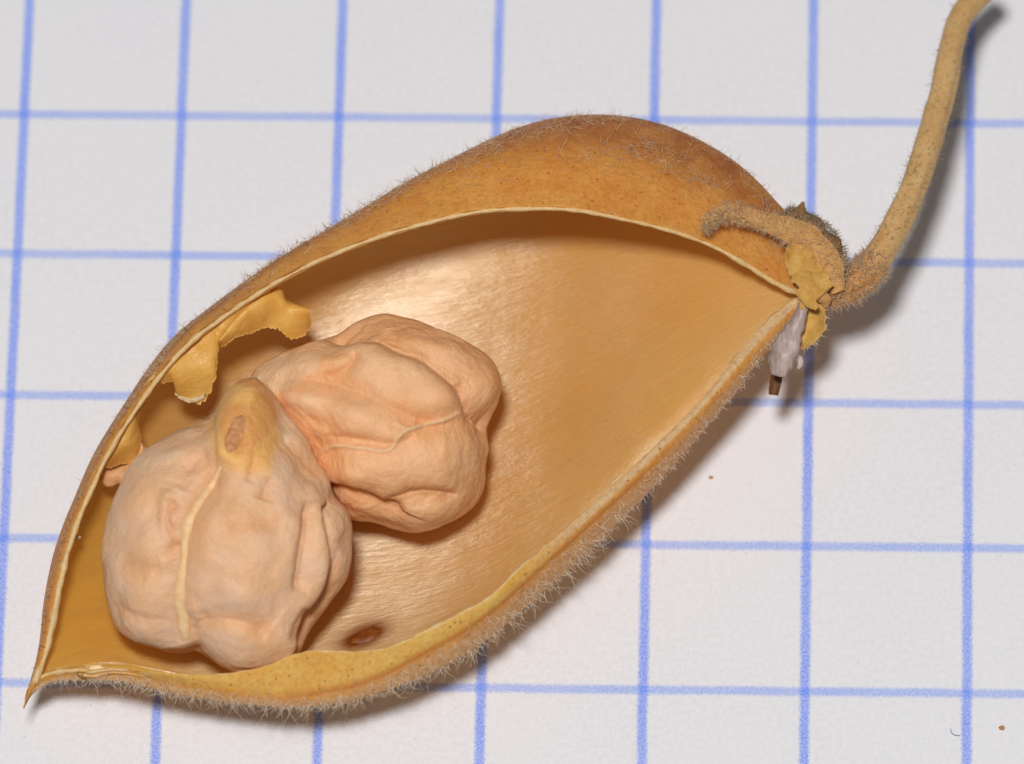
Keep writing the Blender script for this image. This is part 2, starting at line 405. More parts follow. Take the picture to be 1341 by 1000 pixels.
zb = prof(s, (0, TIPH-.03), (.08, .18), (.2, .07), (.28, .036), (.42, .042), (.50, .066), (.58, .112), (.66, .186), (.75, .295), (.84, .405), (.92, .472), (1, ENDH-.06))
U3, S13, L3, E3, S33 = at(*UR.T, hU), at(*SU.T, hS1), at(*LR.T, hL), at(*LE.T, hE), at(*SL.T, hSL)
AX = at(1075, 385, 0.2) - at(31, 925, 0.2); AX /= np.linalg.norm(AX)
td = S13 - S33; td[:, 2] = 0; wid = np.linalg.norm(td, axis=1, keepdims=True); td = td/np.maximum(wid, 1e-6)
endfade = np.clip(np.minimum(s/0.12, (1-s)/0.12), 0, 1)[:, None]
tback = np.array([-AX[1], AX[0], 0]); tback /= np.linalg.norm(tback)
td = endfade*td + (1-endfade)*tback
ch = S13 - U3; nn = np.cross(ch, AX); nn *= np.sign(nn[:, 2:3] + 1e-9)
m1 = (U3 + S13)/2 + 0.16*nn
H1 = (hS1 - zb)[:, None]
zc = np.array([0, 0, 1.0])
Bk = S13 + td*0.16*H1 - zc*0.36*H1
Mid = (Bk + S33)/2; Mid[:, 2] = zb
Q1 = Mid + (Bk - Mid)*0.76; Q1[:, 2] = zb + (Bk[:, 2] - zb)*0.30
Q2 = Mid + (S33 - Mid)*0.74; Q2[:, 2] = zb + (S33[:, 2] - zb)*0.24
m2 = (L3 + E3)/2 + zc*0.012*endfade
fr = (E3 + S33)/2 - td*0.035*endfade
ctrl = np.stack([U3, m1, S13, Bk, Q1, Mid, Q2, S33, fr, E3, m2, L3], 1)
kt = np.array([0, .07, .15, .24, .38, .55, .72, .84, .885, .925, .96, 1.0])
tq = np.linspace(0, 1, NTV)
OUT = np.stack([hermite(kt, ctrl[i], tq) for i in range(NS)])
# gentle unevenness of the dry skin
nO = normals_grid(OUT)
if nO[NS//2, int(.55*NTV), 2] > 0: nO = -nO        # outward: down at the bottom
flat = OUT.reshape(-1, 3)
taper = (np.clip(np.minimum(s/0.08, (1-s)/0.08), 0, 1)[:, None]*np.clip(np.minimum(tq/0.06, (1-tq)/0.05), 0, 1)[None]).reshape(-1, 1)
flat = flat + nO.reshape(-1, 3)*taper*((noise3(flat*3.0)*0.007 + noise3(flat*9.0)*0.001)[:, None])
OUT = flat.reshape(NS, NTV, 3)
TH = 0.022*np.clip(np.minimum(s/0.05, (1-s)/0.05), 0.05, 1)[:, None]*np.ones((1, NTV))
TH = TH*(1 + 1.1*smooth(s, .52, .68)[:, None]*smooth(tq, .93, .99)[None])
INN = OUT - nO*TH[..., None]
ss, tt = np.meshgrid(s, tq, indexing='ij')
def sm(a, lo, hi): return smooth(a, lo, hi)
ridge = sm(tt, .03, .12)*(1 - sm(tt, .2, .3))*sm(ss, .2, .5) + 0.22*sm(tt, .02, .05)*(1-sm(tt, .3, .4))*(1-sm(ss, .35, .55))
yel = sm(tt, .915, .945)*(1 - sm(ss, .55, .66))
under = (1 - sm(tt, .90, .93))*sm(tt, .6, .7)
sut = np.exp(-((tt - .928)/.006)**2)*sm(ss, .25, .35)*(1-sm(ss, .70, .8))*.8
uv = np.stack([ss, tt], -1).reshape(-1, 2)
gf = grid_faces(NS, NTV)
R_ = lambda a: a.reshape(-1)
outer = mesh_obj('outer_wall', OUT.reshape(-1, 3), gf, M_out, pod, uv, {'cream': R_(sm(tt, .940, .955)*sm(ss, .56, .66)), 'felt': R_(np.exp(-((tt - .065 - .03*noise3(np.stack([R_(ss)*9, R_(tt)*0, R_(tt)*0], 1)).reshape(ss.shape))/.022)**2)*sm(ss, .2, .3)*(1-sm(ss, .5, .62))), 'ridge': R_(np.clip(ridge, 0, 1)), 'yellow': R_(yel), 'under': R_(under), 'suture': R_(sut)})
# the stain on the lining sits where the photograph shows it
def toscreen(P):
    q = P - CC; z = -(q @ CZ); return W/2 + F*(q @ CX)/z, H/2 - F*(q @ CY)/z
sx_, sy_ = toscreen(INN.reshape(-1, 3))
inner_vis = (tt.reshape(-1) > .2) & (tt.reshape(-1) < .93)
k0 = np.argmin(np.where(inner_vis, (sx_-476)**2 + (sy_-832)**2, 1e9)); P0 = INN.reshape(-1, 3)[k0]
n0 = -nO.reshape(-1, 3)[k0]
du = INN.reshape(NS, NTV, 3); i0, j0 = divmod(k0, NTV)
ta = du[i0+2, j0] - du[i0-2, j0]; ta /= np.linalg.norm(ta); tb = np.cross(n0, ta)
dd = INN.reshape(-1, 3) - P0
st = np.exp(-(((dd @ ta)/.082)**2 + ((dd @ tb)/.042)**2))*inner_vis
st = np.clip(st*1.7, 0, 1)
bounce_fade = sm(ss, .30, .10)*1.0
bounce_fade = np.clip(1 - sm(ss, .12, .34), 0, 1)  # mask of the painted bounce light, full at the tip
# the fibres of the lining run a little across the pod's length
e1 = np.array([math.cos(math.radians(0)), math.sin(math.radians(0)), 0]); e2 = np.array([-e1[1], e1[0], 0])
vv = INN @ e2 + INN[..., 2]*np.interp(tt, [.25, .45, .6, .8], [1, .4, -.4, -1])
uvl = np.stack([INN @ e1, vv], -1).reshape(-1, 2)
lining = mesh_obj('inner_lining', INN.reshape(-1, 3), gf[:, ::-1], M_lin, pod, uvl, {'stain': st, 'bounce_gold': R_(bounce_fade*.9), 'satin': (1 - st)*R_(1 - .85*sm(ss + .10*noise3(INN.reshape(-1, 3)*2.6).reshape(ss.shape), .50, .84))})
# resin drop in the stain
a_, b_ = np.meshgrid(np.linspace(0, 1, 12), np.linspace(0, 2*math.pi, 32), indexing='ij')
dv = P0 + (a_*np.cos(b_))[..., None]*ta*.055 + (a_*np.sin(b_))[..., None]*tb*.026*(1+.3*np.cos(b_))[..., None] + ((1-a_**2)*.007 - .002)[..., None]*n0
dv = dv.reshape(-1, 3) + (noise3(dv.reshape(-1, 3)*40)*.003)[:, None]*n0
mesh_obj('resin_drop', dv, grid_faces(12, 32), M_drop, pod)

# rims: pale cut edges where skin and lining meet
def rim(edge, k, r0, name='rim', mat=M_rim):
    P = (OUT[:, edge] + INN[:, edge])/2
    V, Fc = tube(P[7:-2], r0[7:-2], 10, .0045, 22)
    return mesh_obj(name, V, Fc, mat, pod)
def jag(sc, amp): return 1 + amp*noise3(np.stack([s*sc, 0*s, 0*s], 1)) + amp*.8*noise3(np.stack([s*sc*2.7, 0*s + 5, 0*s], 1))
rU = prof(s, (0, .010), (.05, .011), (.2, .009), (.32, .0085), (.45, .0075), (.7, .0065), (.9, .0075), (1, .010))*jag(30, .30)
rL = prof(s, (0, .010), (.05, .007), (.3, .008), (.5, .010), (.6, .012), (.75, .013), (.92, .015), (1, .012))*jag(40, .40)
rim(0, 0, rU); rim(NTV-1, 0, rL)

# ragged teeth left on the rim
for (x, y, dx, dy, hh) in ((112, 653, -1, 14, .44), (92, 702, 14, 2, .38)):
    p = np.stack([at(x-3, y-6, hh), at(x-2, y+1, hh), at(x-1, y+8, hh)]); q = at(x+dx, y+dy, hh-.01)
    P = np.stack([p*(1-f) + (q + (p-p[1])*.08)*f for f in np.linspace(0, 1, 5)])
    V, Fc = slab(P, .008); mesh_obj('rim_tooth', V, Fc, M_flapedge, pod)

# membranes torn from the rim
def loft(A, Bc, n, k, bulge=0.03, wob=0.006, sc=7):
    a, b = along(A, n), along(Bc, n)
    a3, b3 = at(a[:, 0], a[:, 1], a[:, 2] + .115), at(b[:, 0], b[:, 1], b[:, 2] + .115)
    f = np.linspace(0, 1, k)[None, :, None]
    P = a3[:, None]*(1-f) + b3[:, None]*f
    P = P + zc*(bulge*4*f*(1-f))
    P = P + zc*(noise3(P.reshape(-1, 3)*sc).reshape(n, k, 1)*wob)
    return P
def flap(A, Bc, bulge=.03, name='membrane_flap', mat=M_flap, th=.006, n=70, k=26, wob=.024, ragged=0.012, sc=10):
    P = loft(A, Bc, n, k, bulge, wob, sc)
    if ragged:
        r = noise3(np.stack([np.arange(n)*.55, np.zeros(n)+9.3, np.zeros(n)], 1))*ragged
        P = P + (P[:, -1:] - P[:, :1])*0 + ((np.linspace(0, 1, k)**4)[None, :, None])*r[:, None, None]*(P[:, -1:] - P[:, -6:-5])/np.maximum(np.linalg.norm(P[:, -1:]-P[:, -6:-5], axis=-1, keepdims=True), 1e-6)
    V, Fc = slab(P, th)
    return mesh_obj(name, V, Fc, mat, pod)
fa = flap([(186, 513, .40), (203, 491, .42), (225, 465, .44), (255, 437, .46), (290, 412, .48), (330, 388, .50), (362, 370, .51)],
     [(191, 516, .40), (210, 502, .41), (228, 502, .37), (233, 517, .34), (250, 523, .33), (269, 518, .34), (281, 503, .37), (283, 474, .41), (287, 450, .45), (312, 420, .48), (352, 386, .51)], .035, ragged=.030, th=.006)
flap([(232, 516, .342), (241, 519, .335), (250, 521, .333), (260, 520, .336), (270, 516, .342)], [(229, 512, .345), (236, 521, .335), (246, 526, .33), (256, 524, .332), (266, 521, .338)], .004, 'torn_edge', M_flapedge, .008, 30, 6, .004, .012)
flap([(287, 452, .46), (298, 432, .47), (318, 410, .49), (345, 386, .51), (367, 376, .50), (374, 391, .46), (390, 401, .43), (404, 410, .41)],
     [(289, 455, .45), (314, 440, .45), (338, 431, .44), (355, 429, .43), (366, 432, .42), (378, 441, .40), (393, 439, .39), (407, 424, .40)], .045)
flap([(131, 614, .34), (143, 590, .355), (155, 568, .365), (168, 547, .38), (182, 525, .39), (192, 514, .40)],
     [(138, 612, .335), (152, 606, .31), (170, 603, .28), (182, 596, .27), (183, 572, .31), (180, 548, .355), (194, 518, .395)], .045)
# the dry seed stalk curled under the lowest membrane
p = along([(139, 611, .300), (137, 619, .290), (146, 626, .280), (158, 624, .285), (170, 613, .285), (182, 601, .28), (194, 594, .27)], 60)
p[:, 2] += .10
V, Fc = tube(at(*p.T), np.interp(np.linspace(0, 1, 60), [0, .2, .5, .8, 1], [.012, .026, .024, .017, .014]), 14, .012, 22, .75)
mesh_obj('seed_stalk', V, Fc, M_fun, pod)
flap([(183, 580, .285), (182, 590, .28), (182, 600, .275)], [(186, 583, .28), (190, 592, .272), (190, 597, .27)], .006, 'seed_stalk', M_fun, .008, 16, 8, .004)

# ------------------------------------------------------------------ stem and calyx
p = along([(1068, 372, .40), (1092, 381, .40), (1118, 371, .405), (1140, 350, .41), (1160, 320, .415), (1183, 276, .42), (1205, 222, .41), (1224, 160, .395), (1238, 104, .38), (1246, 62, .365), (1256, 28, .35), (1273, 2, .34), (1298, -20, .33)], 160)
f = np.linspace(0, 1, 160)
rad = np.interp(f, [0, .05, .14, .25, .4, .6, .8, 1], [.046, .052, .053, .046, .043, .042, .039, .039])
p[:, 2] += np.interp(f, [0, .2, 1], [.14, .13, .085])
STEM = at(*p.T)
V, Fc = tube(STEM, rad, 36, .004, 8, ridges=.045)
base_ = np.repeat(np.concatenate([[0], f, [1]]), 36)
stem = mesh_obj('stem', V, Fc, M_stem, pod, None, {'base': 1 - smooth(base_ + noise3(V*12)*.05, .08, .30)})
def tube_samples(P, R, n, f0, f1, seed=0):
    T, N, B = frames(P); i = rng.uniform(f0, f1, n)*(len(P)-1); k = i.astype(int); a = rng.uniform(0, 2*math.pi, n)
    d = np.cos(a)[:, None]*N[k] + np.sin(a)[:, None]*B[k]
    return P[k] + d*R[k][:, None], d, T[k]
# calyx cup round the base of the pod
p = along([(1052, 338, .45), (1066, 348, .44), (1080, 360, .425), (1094, 372, .41), (1106, 376, .405)], 40)
p[:, 2] += .14
CUP = at(*p.T); rc = np.interp(np.linspace(0, 1, 40), [0, .25, .6, 1], [.072, .086, .080, .056])
V, Fc = tube(CUP, rc, 36, .022, 14); cup = mesh_obj('calyx_cup', V, Fc, M_cup, pod)
# dark felted bump behind the cup
p = along([(1030, 282, .44), (1046, 296, .45), (1064, 312, .45), (1082, 332, .44), (1092, 352, .42)], 40)
p[:, 2] += .14
BMP = at(*p.T); rb = np.interp(np.linspace(0, 1, 40), [0, .3, .6, .9, 1], [.030, .054, .062, .050, .03])
V, Fc = tube(BMP, rb, 24, .024, 18); bump_o = mesh_obj('sepal', V, Fc, M_grey, pod); bump_o['label'] = 'dark felted sepal behind the calyx cup'

def ribbon(pts, wid, cup=.3, th=.012, n=60, k=13, wob=.006, sc=14, tilt=None):
    """leaf-like strip: pts are (px,py,h), wid half widths"""
    p = along(pts, n); p[:, 2] += .14; P = at(*p.T); T = np.gradient(P, axis=0); T /= np.linalg.norm(T, axis=1, keepdims=True)
    up = np.broadcast_to(CZ if tilt is None else np.asarray(tilt, float), P.shape); sd = np.cross(T, up); sd /= np.linalg.norm(sd, axis=1, keepdims=True); nr = np.cross(sd, T)
    w = np.interp(np.linspace(0, 1, n), np.linspace(0, 1, len(wid)), wid)
    q = np.linspace(-1, 1, k)
    kk_ = np.arange(n)*.20 + pts[0][0]
    jw = 1 + (noise3(np.stack([kk_, 0*kk_ + pts[0][1], 0*kk_], 1))[:, None]*(q < 0) + noise3(np.stack([kk_*1.2, 0*kk_ + 40, 0*kk_ + 3.3], 1))[:, None]*(q > 0))*np.abs(q)[None]*.20
    G = P[:, None] + sd[:, None]*(w[:, None]*q[None]*jw)[..., None] - nr[:, None]*(w[:, None]*cup*(q**2)[None])[..., None]
    G = G + (noise3(G.reshape(-1, 3)*sc).reshape(n, k, 1)*wob)*nr[:, None]
    return G
def leaf(name, mat, *a, th=.012, **kw):
    G = ribbon(*a, **kw); V, Fc = slab(G, th); return mesh_obj(name, V, Fc, mat, pod), G
# long grey sepal reaching over the skin
o1, G1 = leaf('sepal', M_tan, [(1098, 382, .47), (1088, 356, .505), (1073, 331, .545), (1052, 310, .575), (1028, 298, .60), (1002, 290, .625), (978, 283, .65), (952, 279, .665), (934, 285, .67), (922, 304, .66)],
     [.014, .036, .044, .042, .036, .026, .022, .023, .018, .004], cup=.5, th=.014)
o1['label'] = 'long grey hairy sepal lying over the pod skin'
# short yellow sepal below it, another hanging below the stem, the papery petal and the brown bristle
o2, G2 = leaf('sepal', M_ysep, [(1034, 322, .545), (1048, 342, .545), (1058, 358, .545), (1068, 372, .54), (1078, 384, .53)], [.010, .040, .048, .046, .038], cup=.35, wob=.034, sc=13)
o2['label'] = 'short yellow sepal at the pod neck'
leaf('sepal', M_ysep, [(1046, 378, .545), (1054, 388, .535), (1062, 396, .525), (1070, 403, .515)], [.012, .012, .014, .005], cup=.4, wob=.008)
o3, G3 = leaf('sepal', M_ysep, [(1066, 392, .44), (1064, 410, .42), (1060, 430, .40), (1050, 446, .38), (1041, 455, .37)], [.026, .038, .042, .030, .008], cup=.35, wob=.024, sc=16)
o3['label'] = 'yellow sepal hanging below the pod neck'
o4, G4 = leaf('petal', M_petal, [(1056, 380, .50), (1052, 398, .485), (1045, 420, .46), (1034, 442, .44), (1027, 460, .425), (1022, 478, .415), (1020, 492, .41)], [.010, .014, .020, .032, .042, .040, .022], cup=-.45, th=.003, wob=.012, sc=15)
leaf('sepal', M_tan, [(1072, 384, .50), (1080, 392, .47), (1082, 402, .44)], [.014, .016, .004], cup=.4, wob=.02)
leaf('sepal', M_ysep, [(1054, 392, .50), (1048, 404, .48), (1049, 414, .46)], [.010, .011, .003], cup=.4, wob=.02)
leaf('petal', M_petal, [(1036, 462, .42), (1042, 467, .415), (1048, 470, .41), (1048, 476, .405), (1045, 483, .40)], [.012, .008, .007, .007, .003], cup=.2, th=.006)
leaf('bristle', M_brown, [(1022, 430, .35), (1019, 450, .335), (1018, 475, .31), (1016, 498, .29), (1013, 517, .275)], [.014, .015, .016, .016, .012], cup=.4, th=.01, wob=.01)
leaf('sepal', M_grey, [(1045, 284, .50), (1048, 276, .51), (1052, 264, .52)], [.006, .013, .002], cup=.3, th=.008)

# ------------------------------------------------------------------ hairs
def put_hairs(name, lst, mat):
    Vs, Fs, o = [], [], 0
    for V, Fc in lst: Vs.append(V); Fs.append(Fc + o); o += len(V)
    return mesh_obj(name, np.concatenate(Vs), np.concatenate(Fs), mat, pod, kind='stuff')
oP, oN = OUT, nO
def shell_samples(n, s0, s1, t0, t1, dens=None):
    a = rng.uniform(s0, s1, n); b = rng.uniform(t0, t1, n)
    if dens is not None:
        keep = rng.random(n) < dens(a, b); a, b = a[keep], b[keep]
    i = a*(NS-1.001); j = b*(NTV-1.001); k = i.astype(int); q = j.astype(int); fi = (i-k)[:, None]; fj = (j-q)[:, None]
    P = oP[k, q]*(1-fi)*(1-fj) + oP[k+1, q]*fi*(1-fj) + oP[k, q+1]*(1-fi)*fj + oP[k+1, q+1]*fi*fj
    return P, oN[k, q], a, b
# woolly fringe below the near rim
P, N, a, b = shell_samples(2500, .02, .985, .80, .924)
L = rng.uniform(.012, .038, len(P))*np.interp(a, [0, .06, .3, .5, .8, 1], [.6, .9, 1.1, .9, .75, .6])
down = np.array([0, -0.5, -0.6])
fringe = hairs(P, N + rng.normal(size=(len(P), 3))*.45 + down*.2, L, rng.normal(size=(len(P), 3))*1.0 + down*.5, rng.uniform(.0010, .0016, len(P)), 1.9, seg=5)
P, N, a, b = shell_samples(380, .05, .7, .86, .92)
fringe2 = hairs(P, N + rng.normal(size=(len(P), 3))*.3, rng.uniform(.03, .075, len(P)), rng.normal(size=(len(P), 3))*.8, rng.uniform(.0010, .0015, len(P)), 1.9, seg=6)
put_hairs('hair', [fringe, fringe2], M_hair)
# flattened hairs over the far side of the skin
def dens(a, b):
    pt = noise3(np.stack([a*14, b*22, 0*a + 2], 1))
    return np.clip(.14 + .95*smooth(b + pt*.03, .035, .09), 0, 1)*np.clip(.12 + .88*smooth(a, .2, .45), 0, 1)*np.clip(.5 + 1.2*pt, .08, 1)*(1 - .75*smooth(b, .125, .16))
P, N, a, b = shell_samples(9000, .1, .98, .012, .17, dens)
tan = np.cross(N, rng.normal(size=N.shape)); tan /= np.linalg.norm(tan, axis=1, keepdims=True)
flat1 = hairs(P, N*.30 + tan, rng.uniform(.015, .055, len(P)), rng.normal(size=N.shape)*.9 - N*.25, rng.uniform(.0008, .0015, len(P)), 1.2, base=-.002)
P, N, a, b = shell_samples(170, .3, .97, .07, .19)
up1 = hairs(P, N + rng.normal(size=N.shape)*.35, rng.uniform(.012, .035, len(P)), rng.normal(size=N.shape)*.6, rng.uniform(.0010, .0016, len(P)), .8)
put_hairs('hair', [flat1, up1], M_hairtan)
# sparse short dark hairs on the far left edge
P, N, a, b = shell_samples(60, .03, .5, .0, .16)
put_hairs('hair', [hairs(P, N + rng.normal(size=N.shape)*.3, rng.uniform(.012, .026, len(P)), rng.normal(size=N.shape)*.5, .0011, .7)], M_hairdark)
# stem hairs
P, D, T = tube_samples(STEM, rad, 1200, .12, .98)
keep = rng.random(len(P)) < np.interp((P @ CY), [STEM[:, :] @ CY][0][[20, 150]], [1, .35]); P, D, T = P[keep], D[keep], T[keep]
put_hairs('hair', [hairs(P, D + rng.normal(size=D.shape)*.3, rng.uniform(.008, .026, len(P)), rng.normal(size=D.shape)*.7 + T*.4, .0010, .8)], M_hairgrey)
# felt on the calyx
P, D, T = tube_samples(CUP, rc, 1300, .1, 1.0); P2, D2, T2 = tube_samples(STEM, rad, 1200, .03, .2)
put_hairs('hair', [hairs(np.concatenate([P, P2]), np.concatenate([D, D2]) + rng.normal(size=(len(P)+len(P2), 3))*.6, rng.uniform(.012, .032, len(P)+len(P2)), rng.normal(size=(len(P)+len(P2), 3))*.9, .0015, .9)], M_hairtan)
P, D, T = tube_samples(BMP, rb, 1500, .0, 1.0)
Gs = [G1[3:-1].reshape(-1, 3)]; PP = Gs[0][rng.integers(0, len(Gs[0]), 1500)]
ee = np.concatenate([G1[3:-1, 0], G1[3:-1, -1]]); PE = ee[rng.integers(0, len(ee), 1500)]
PA, DA = np.concatenate([PP, PE]), np.concatenate([CZ + rng.normal(size=PP.shape)*.8, CZ*.3 - CY*.5 + rng.normal(size=PE.shape)*.8])
put_hairs('hair', [hairs(PA, DA + rng.normal(size=DA.shape)*.4, rng.uniform(.010, .034, len(PA)), rng.normal(size=DA.shape)*.9, .0013, 1.2)], M_hairtan)
kt_ = (PP @ CX) < np.quantile(PP @ CX, .30)
PA = np.concatenate([P, PP[kt_]]); DA = np.concatenate([D, CZ + rng.normal(size=PP[kt_].shape)*.8])
put_hairs('hair', [hairs(PA, DA + rng.normal(size=DA.shape)*.4, rng.uniform(.010, .028, len(PA)), rng.normal(size=DA.shape)*.9, .0015, 1.0)], M_hairgrey)
ee = np.concatenate([G3[4:, -1], G3[4:, 0], G2[:, -1]]); PE = ee[rng.integers(0, len(ee), 160)]
put_hairs('hair', [hairs(PE, rng.normal(size=PE.shape)*.6 + CX*.8 - CY*.2, rng.uniform(.010, .024, len(PE)), rng.normal(size=PE.shape)*.6, .0018, .8)], M_hair)

# ------------------------------------------------------------------ seeds
def seed(name, outline, centre, h, depth, grooves, ridges, bumps, mat, label, marks, nz=(.016, .006), res=150, seedoff=0.0):
    C = at(centre[0], centre[1], h)
    o = np.asarray(outline, float); o = along(np.concatenate([o, o[:1]]), 400)[:-1]
    dx, dy = o[:, 0] - centre[0], -(o[:, 1] - centre[1])
    th = np.arctan2(dy, dx); rr = np.hypot(dx, dy); k = np.argsort(th); th, rr = th[k], rr[k]
    th = np.concatenate([th[-3:] - 2*math.pi, th, th[:3] + 2*math.pi]); rr = np.concatenate([rr[-3:], rr, rr[:3]])
    # cube sphere
    g = np.tan(np.linspace(-math.pi/4, math.pi/4, res)); a, b = np.meshgrid(g, g, indexing='ij'); one = np.ones_like(a)
    V, Fc, off = [], [], 0
    for f in ((a, b, one), (b, a, -one), (one, a, b), (-one, b, a), (b, one, a), (a, -one, b)):
        V.append(np.stack(f, -1).reshape(-1, 3)); Fc.append(grid_faces(res, res) + off); off += res*res
    D = np.concatenate(V); Fc = np.concatenate(Fc); D /= np.linalg.norm(D, axis=1, keepdims=True)
    # weld the seams
    key = np.round(D*1e5).astype(np.int64); _, first, inv = np.unique(key, axis=0, return_index=True, return_inverse=True)
    D = D[first]; Fc = inv.reshape(-1)[Fc]
    t = np.arctan2(D[:, 1], D[:, 0]); sp = np.hypot(D[:, 0], D[:, 1]); cz = D[:, 2]
    R = np.interp(t, th, rr); Rm = rr.mean(); w = smooth(sp, .15, .75); R = Rm*(1-w) + R*w
    # a slightly boxy profile
    u, v = R*sp*np.cos(t), R*sp*np.sin(t); wd = np.sign(cz)*depth*np.abs(cz)**.92
    px, py = centre[0] + u, centre[1] - v                       # photograph position of each point of the front
    front = smooth(cz, -.02, .22)
    edge = smooth(cz, 0.0, .30)
    P2 = np.stack([px, py], 1)
    def dist(line):
        l = along(line, 160); d = np.full(len(P2), 1e9); fpos = np.zeros(len(P2)); sid = np.zeros(len(P2))
        tg = np.gradient(l, axis=0)
        for q in range(160):
            e = P2 - l[q]; dq = e[:, 0]**2 + e[:, 1]**2; m_ = dq < d
            d = np.where(m_, dq, d); fpos = np.where(m_, q/159., fpos); sid = np.where(m_, np.sign(tg[q, 0]*e[:, 1] - tg[q, 1]*e[:, 0]), sid)
        return np.sqrt(d), fpos, sid
    disp = np.zeros(len(P2)); warm = np.zeros(len(P2)); cream = np.zeros(len(P2))
    fade = lambda f: np.clip(np.minimum(f/.12, (1-f)/.12), 0, 1)**.7
    for g_ in grooves:                                         # (line, half width, depth, step, open ends)
        line, hw, dp = g_[:3]; step = g_[3] if len(g_) > 3 else 0.0
        d, f, sid = dist(line); fd = fade(f) if not (len(g_) > 4 and g_[4]) else np.ones_like(f)
        d = d*(1 + .16*noise3(np.stack([px*.05, py*.05, 0*px], 1)))
        pr = np.exp(-(d/hw)**1.3)
        disp -= dp*PX*pr*fd
        if step: disp += step*PX*np.exp(-(d/(hw*3.0))**2)*(sid)*fd*(1-np.exp(-(d/(hw*.6))**2))
        warm += .5*np.exp(-(d/(hw*.9))**2)*fd  # orange glow of light bouncing in the folds, put into the colour
    for line, hw, ht, cr in ridges:
        d, f, sid = dist(line); pr = np.exp(-(d/hw)**2); disp += ht*PX*pr*fade(f); cream += cr*np.exp(-(d/(hw*1.0))**4)*fade(f)
    for x, y, rx, ry, ht in bumps:
        disp += ht*PX*np.exp(-((px-x)/rx)**2 - ((py-y)/ry)**2)
    q3 = D*np.array([1, 1, 1])
    n1 = noise3(q3*3.1 + 11 + seedoff); n2 = noise3(q3*7.5 + 3 + seedoff); n3 = noise3(q3*17 + 5 + seedoff)
    wr = -(1-np.abs(noise3(q3*4.2 + 31 + seedoff)*1.8).clip(0, 1))**4*.5
    gen = nz[0]*n1 + nz[1]*.60*n2 + nz[1]*.20*n3 + nz[0]*wr*.12 - nz[1]*.16*(1 - np.abs(noise3(q3*np.array([7, 7, 7]) + 0.25*n2[:, None] + 51 + seedoff)*2.2).clip(0, 1))**3
    disp = disp*front*np.clip(edge + .25, 0, 1) + gen*(.35 + .65*edge)
    pos = C + PX*u[:, None]*CX + PX*v[:, None]*CY + wd[:, None]*CZ
    nrm = (u/np.maximum(R, 1))[:, None]*CX + (v/np.maximum(R, 1))[:, None]*CY + cz[:, None]*CZ
    nrm /= np.linalg.norm(nrm, axis=1, keepdims=True)
    # relief pushes mostly toward the open side so that outlines stay put
    dirn = nrm*.35 + CZ*.65*np.maximum(cz, 0)[:, None] + nrm*.65*(1-np.maximum(cz, 0))[:, None]
    pos = pos + dirn*disp[:, None]
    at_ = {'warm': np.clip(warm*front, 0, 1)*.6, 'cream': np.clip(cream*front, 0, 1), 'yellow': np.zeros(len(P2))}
    for kind, x, y, rx, ry, ang, amt in marks:
        e = np.array([px-x, py-y]); ca, sa = math.cos(ang), math.sin(ang); ex, ey = ca*e[0] + sa*e[1], -sa*e[0] + ca*e[1]
        jit = 1 + .22*noise3(np.stack([px*.03, py*.03, 0*px+4], 1))
        at_[kind] = np.maximum(at_[kind], amt*(1-smooth(np.sqrt((ex/rx)**2 + (ey/ry)**2)*jit, .78, 1.12))*front)
    ob = mesh_obj(name, pos, Fc, mat, None, None, at_)
    ob['label'] = label; ob['category'] = 'chickpea'; ob['group'] = 'chickpeas lying in the pod'
    return ob, pos, px, py, cz

outA = [(335, 498), (354, 515), (373, 543), (394, 568), (411, 602), (430, 630), (436, 652), (448, 664), (457, 686), (458, 712), (457, 734), (452, 754), (427, 791), (402, 828), (390, 852), (372, 868), (345, 878), (312, 879), (290, 870),
        (270, 856), (258, 850), (240, 852), (205, 847), (176, 837), (155, 816), (144, 782), (138, 749), (136, 725), (142, 690), (151, 660), (167, 623), (188, 595), (217, 574), (247, 562), (268, 558), (281, 553), (285, 539), (297, 516), (314, 502)]
raphe = [(294, 606), (281, 628), (266, 652), (252, 676), (245, 705), (242, 740), (237, 768), (237, 795), (241, 820), (247, 842)]
grA = [([(296, 600), (270, 640), (250, 680), (244, 720), (238, 770), (238, 800), (246, 838)], 25, 24),
       ([(232, 652), (222, 672), (228, 700), (240, 722)], 9, 9, -4),
       ([(402, 655), (399, 690), (392, 730), (386, 772)], 8, 12, 8),
       ([(424, 665), (430, 700), (432, 736), (425, 768), (402, 806), (386, 850)], 6, 15, 13, True),
       ([(400, 790), (388, 808), (380, 832)], 8, 6, 3),
       ([(370, 566), (380, 582), (398, 602), (420, 628)], 10, 6, -6),
       ([(345, 655), (350, 640), (356, 625)], 9, 7), ([(335, 590), (332, 612), (326, 632)], 9, 6),
       ([(262, 812), (290, 806), (330, 812), (352, 826)], 12, 10, 4), ([(150, 790), (190, 806), (225, 812)], 10, 7),
       ([(240, 640), (250, 610), (275, 590)], 14, 8),
       ([(266, 850), (258, 830), (262, 808)], 9, 5), ([(160, 735), (190, 742), (215, 740)], 12, 5),
       ([(300, 690), (340, 684), (372, 690)], 14, 4),
       ([(392, 838), (402, 815), (416, 790), (440, 752), (446, 716)], 6, 7, 4)]
rdA = [([(226, 640), (219, 662), (219, 690), (230, 712)], 8, 8, 0), ([(280, 545), (284, 575), (292, 600)], 10, 5, 0)]
bpA = [(310, 572, 12, 20, -12), (325, 545, 46, 50, 7), (190, 690, 50, 80, 8), (330, 730, 60, 80, 9), (330, 845, 50, 30, 5), (372, 560, 18, 40, -6), (180, 820, 40, 25, 2), (411, 740, 14, 34, 6), (325, 780, 30, 20, 7), (300, 650, 25, 20, -5)]
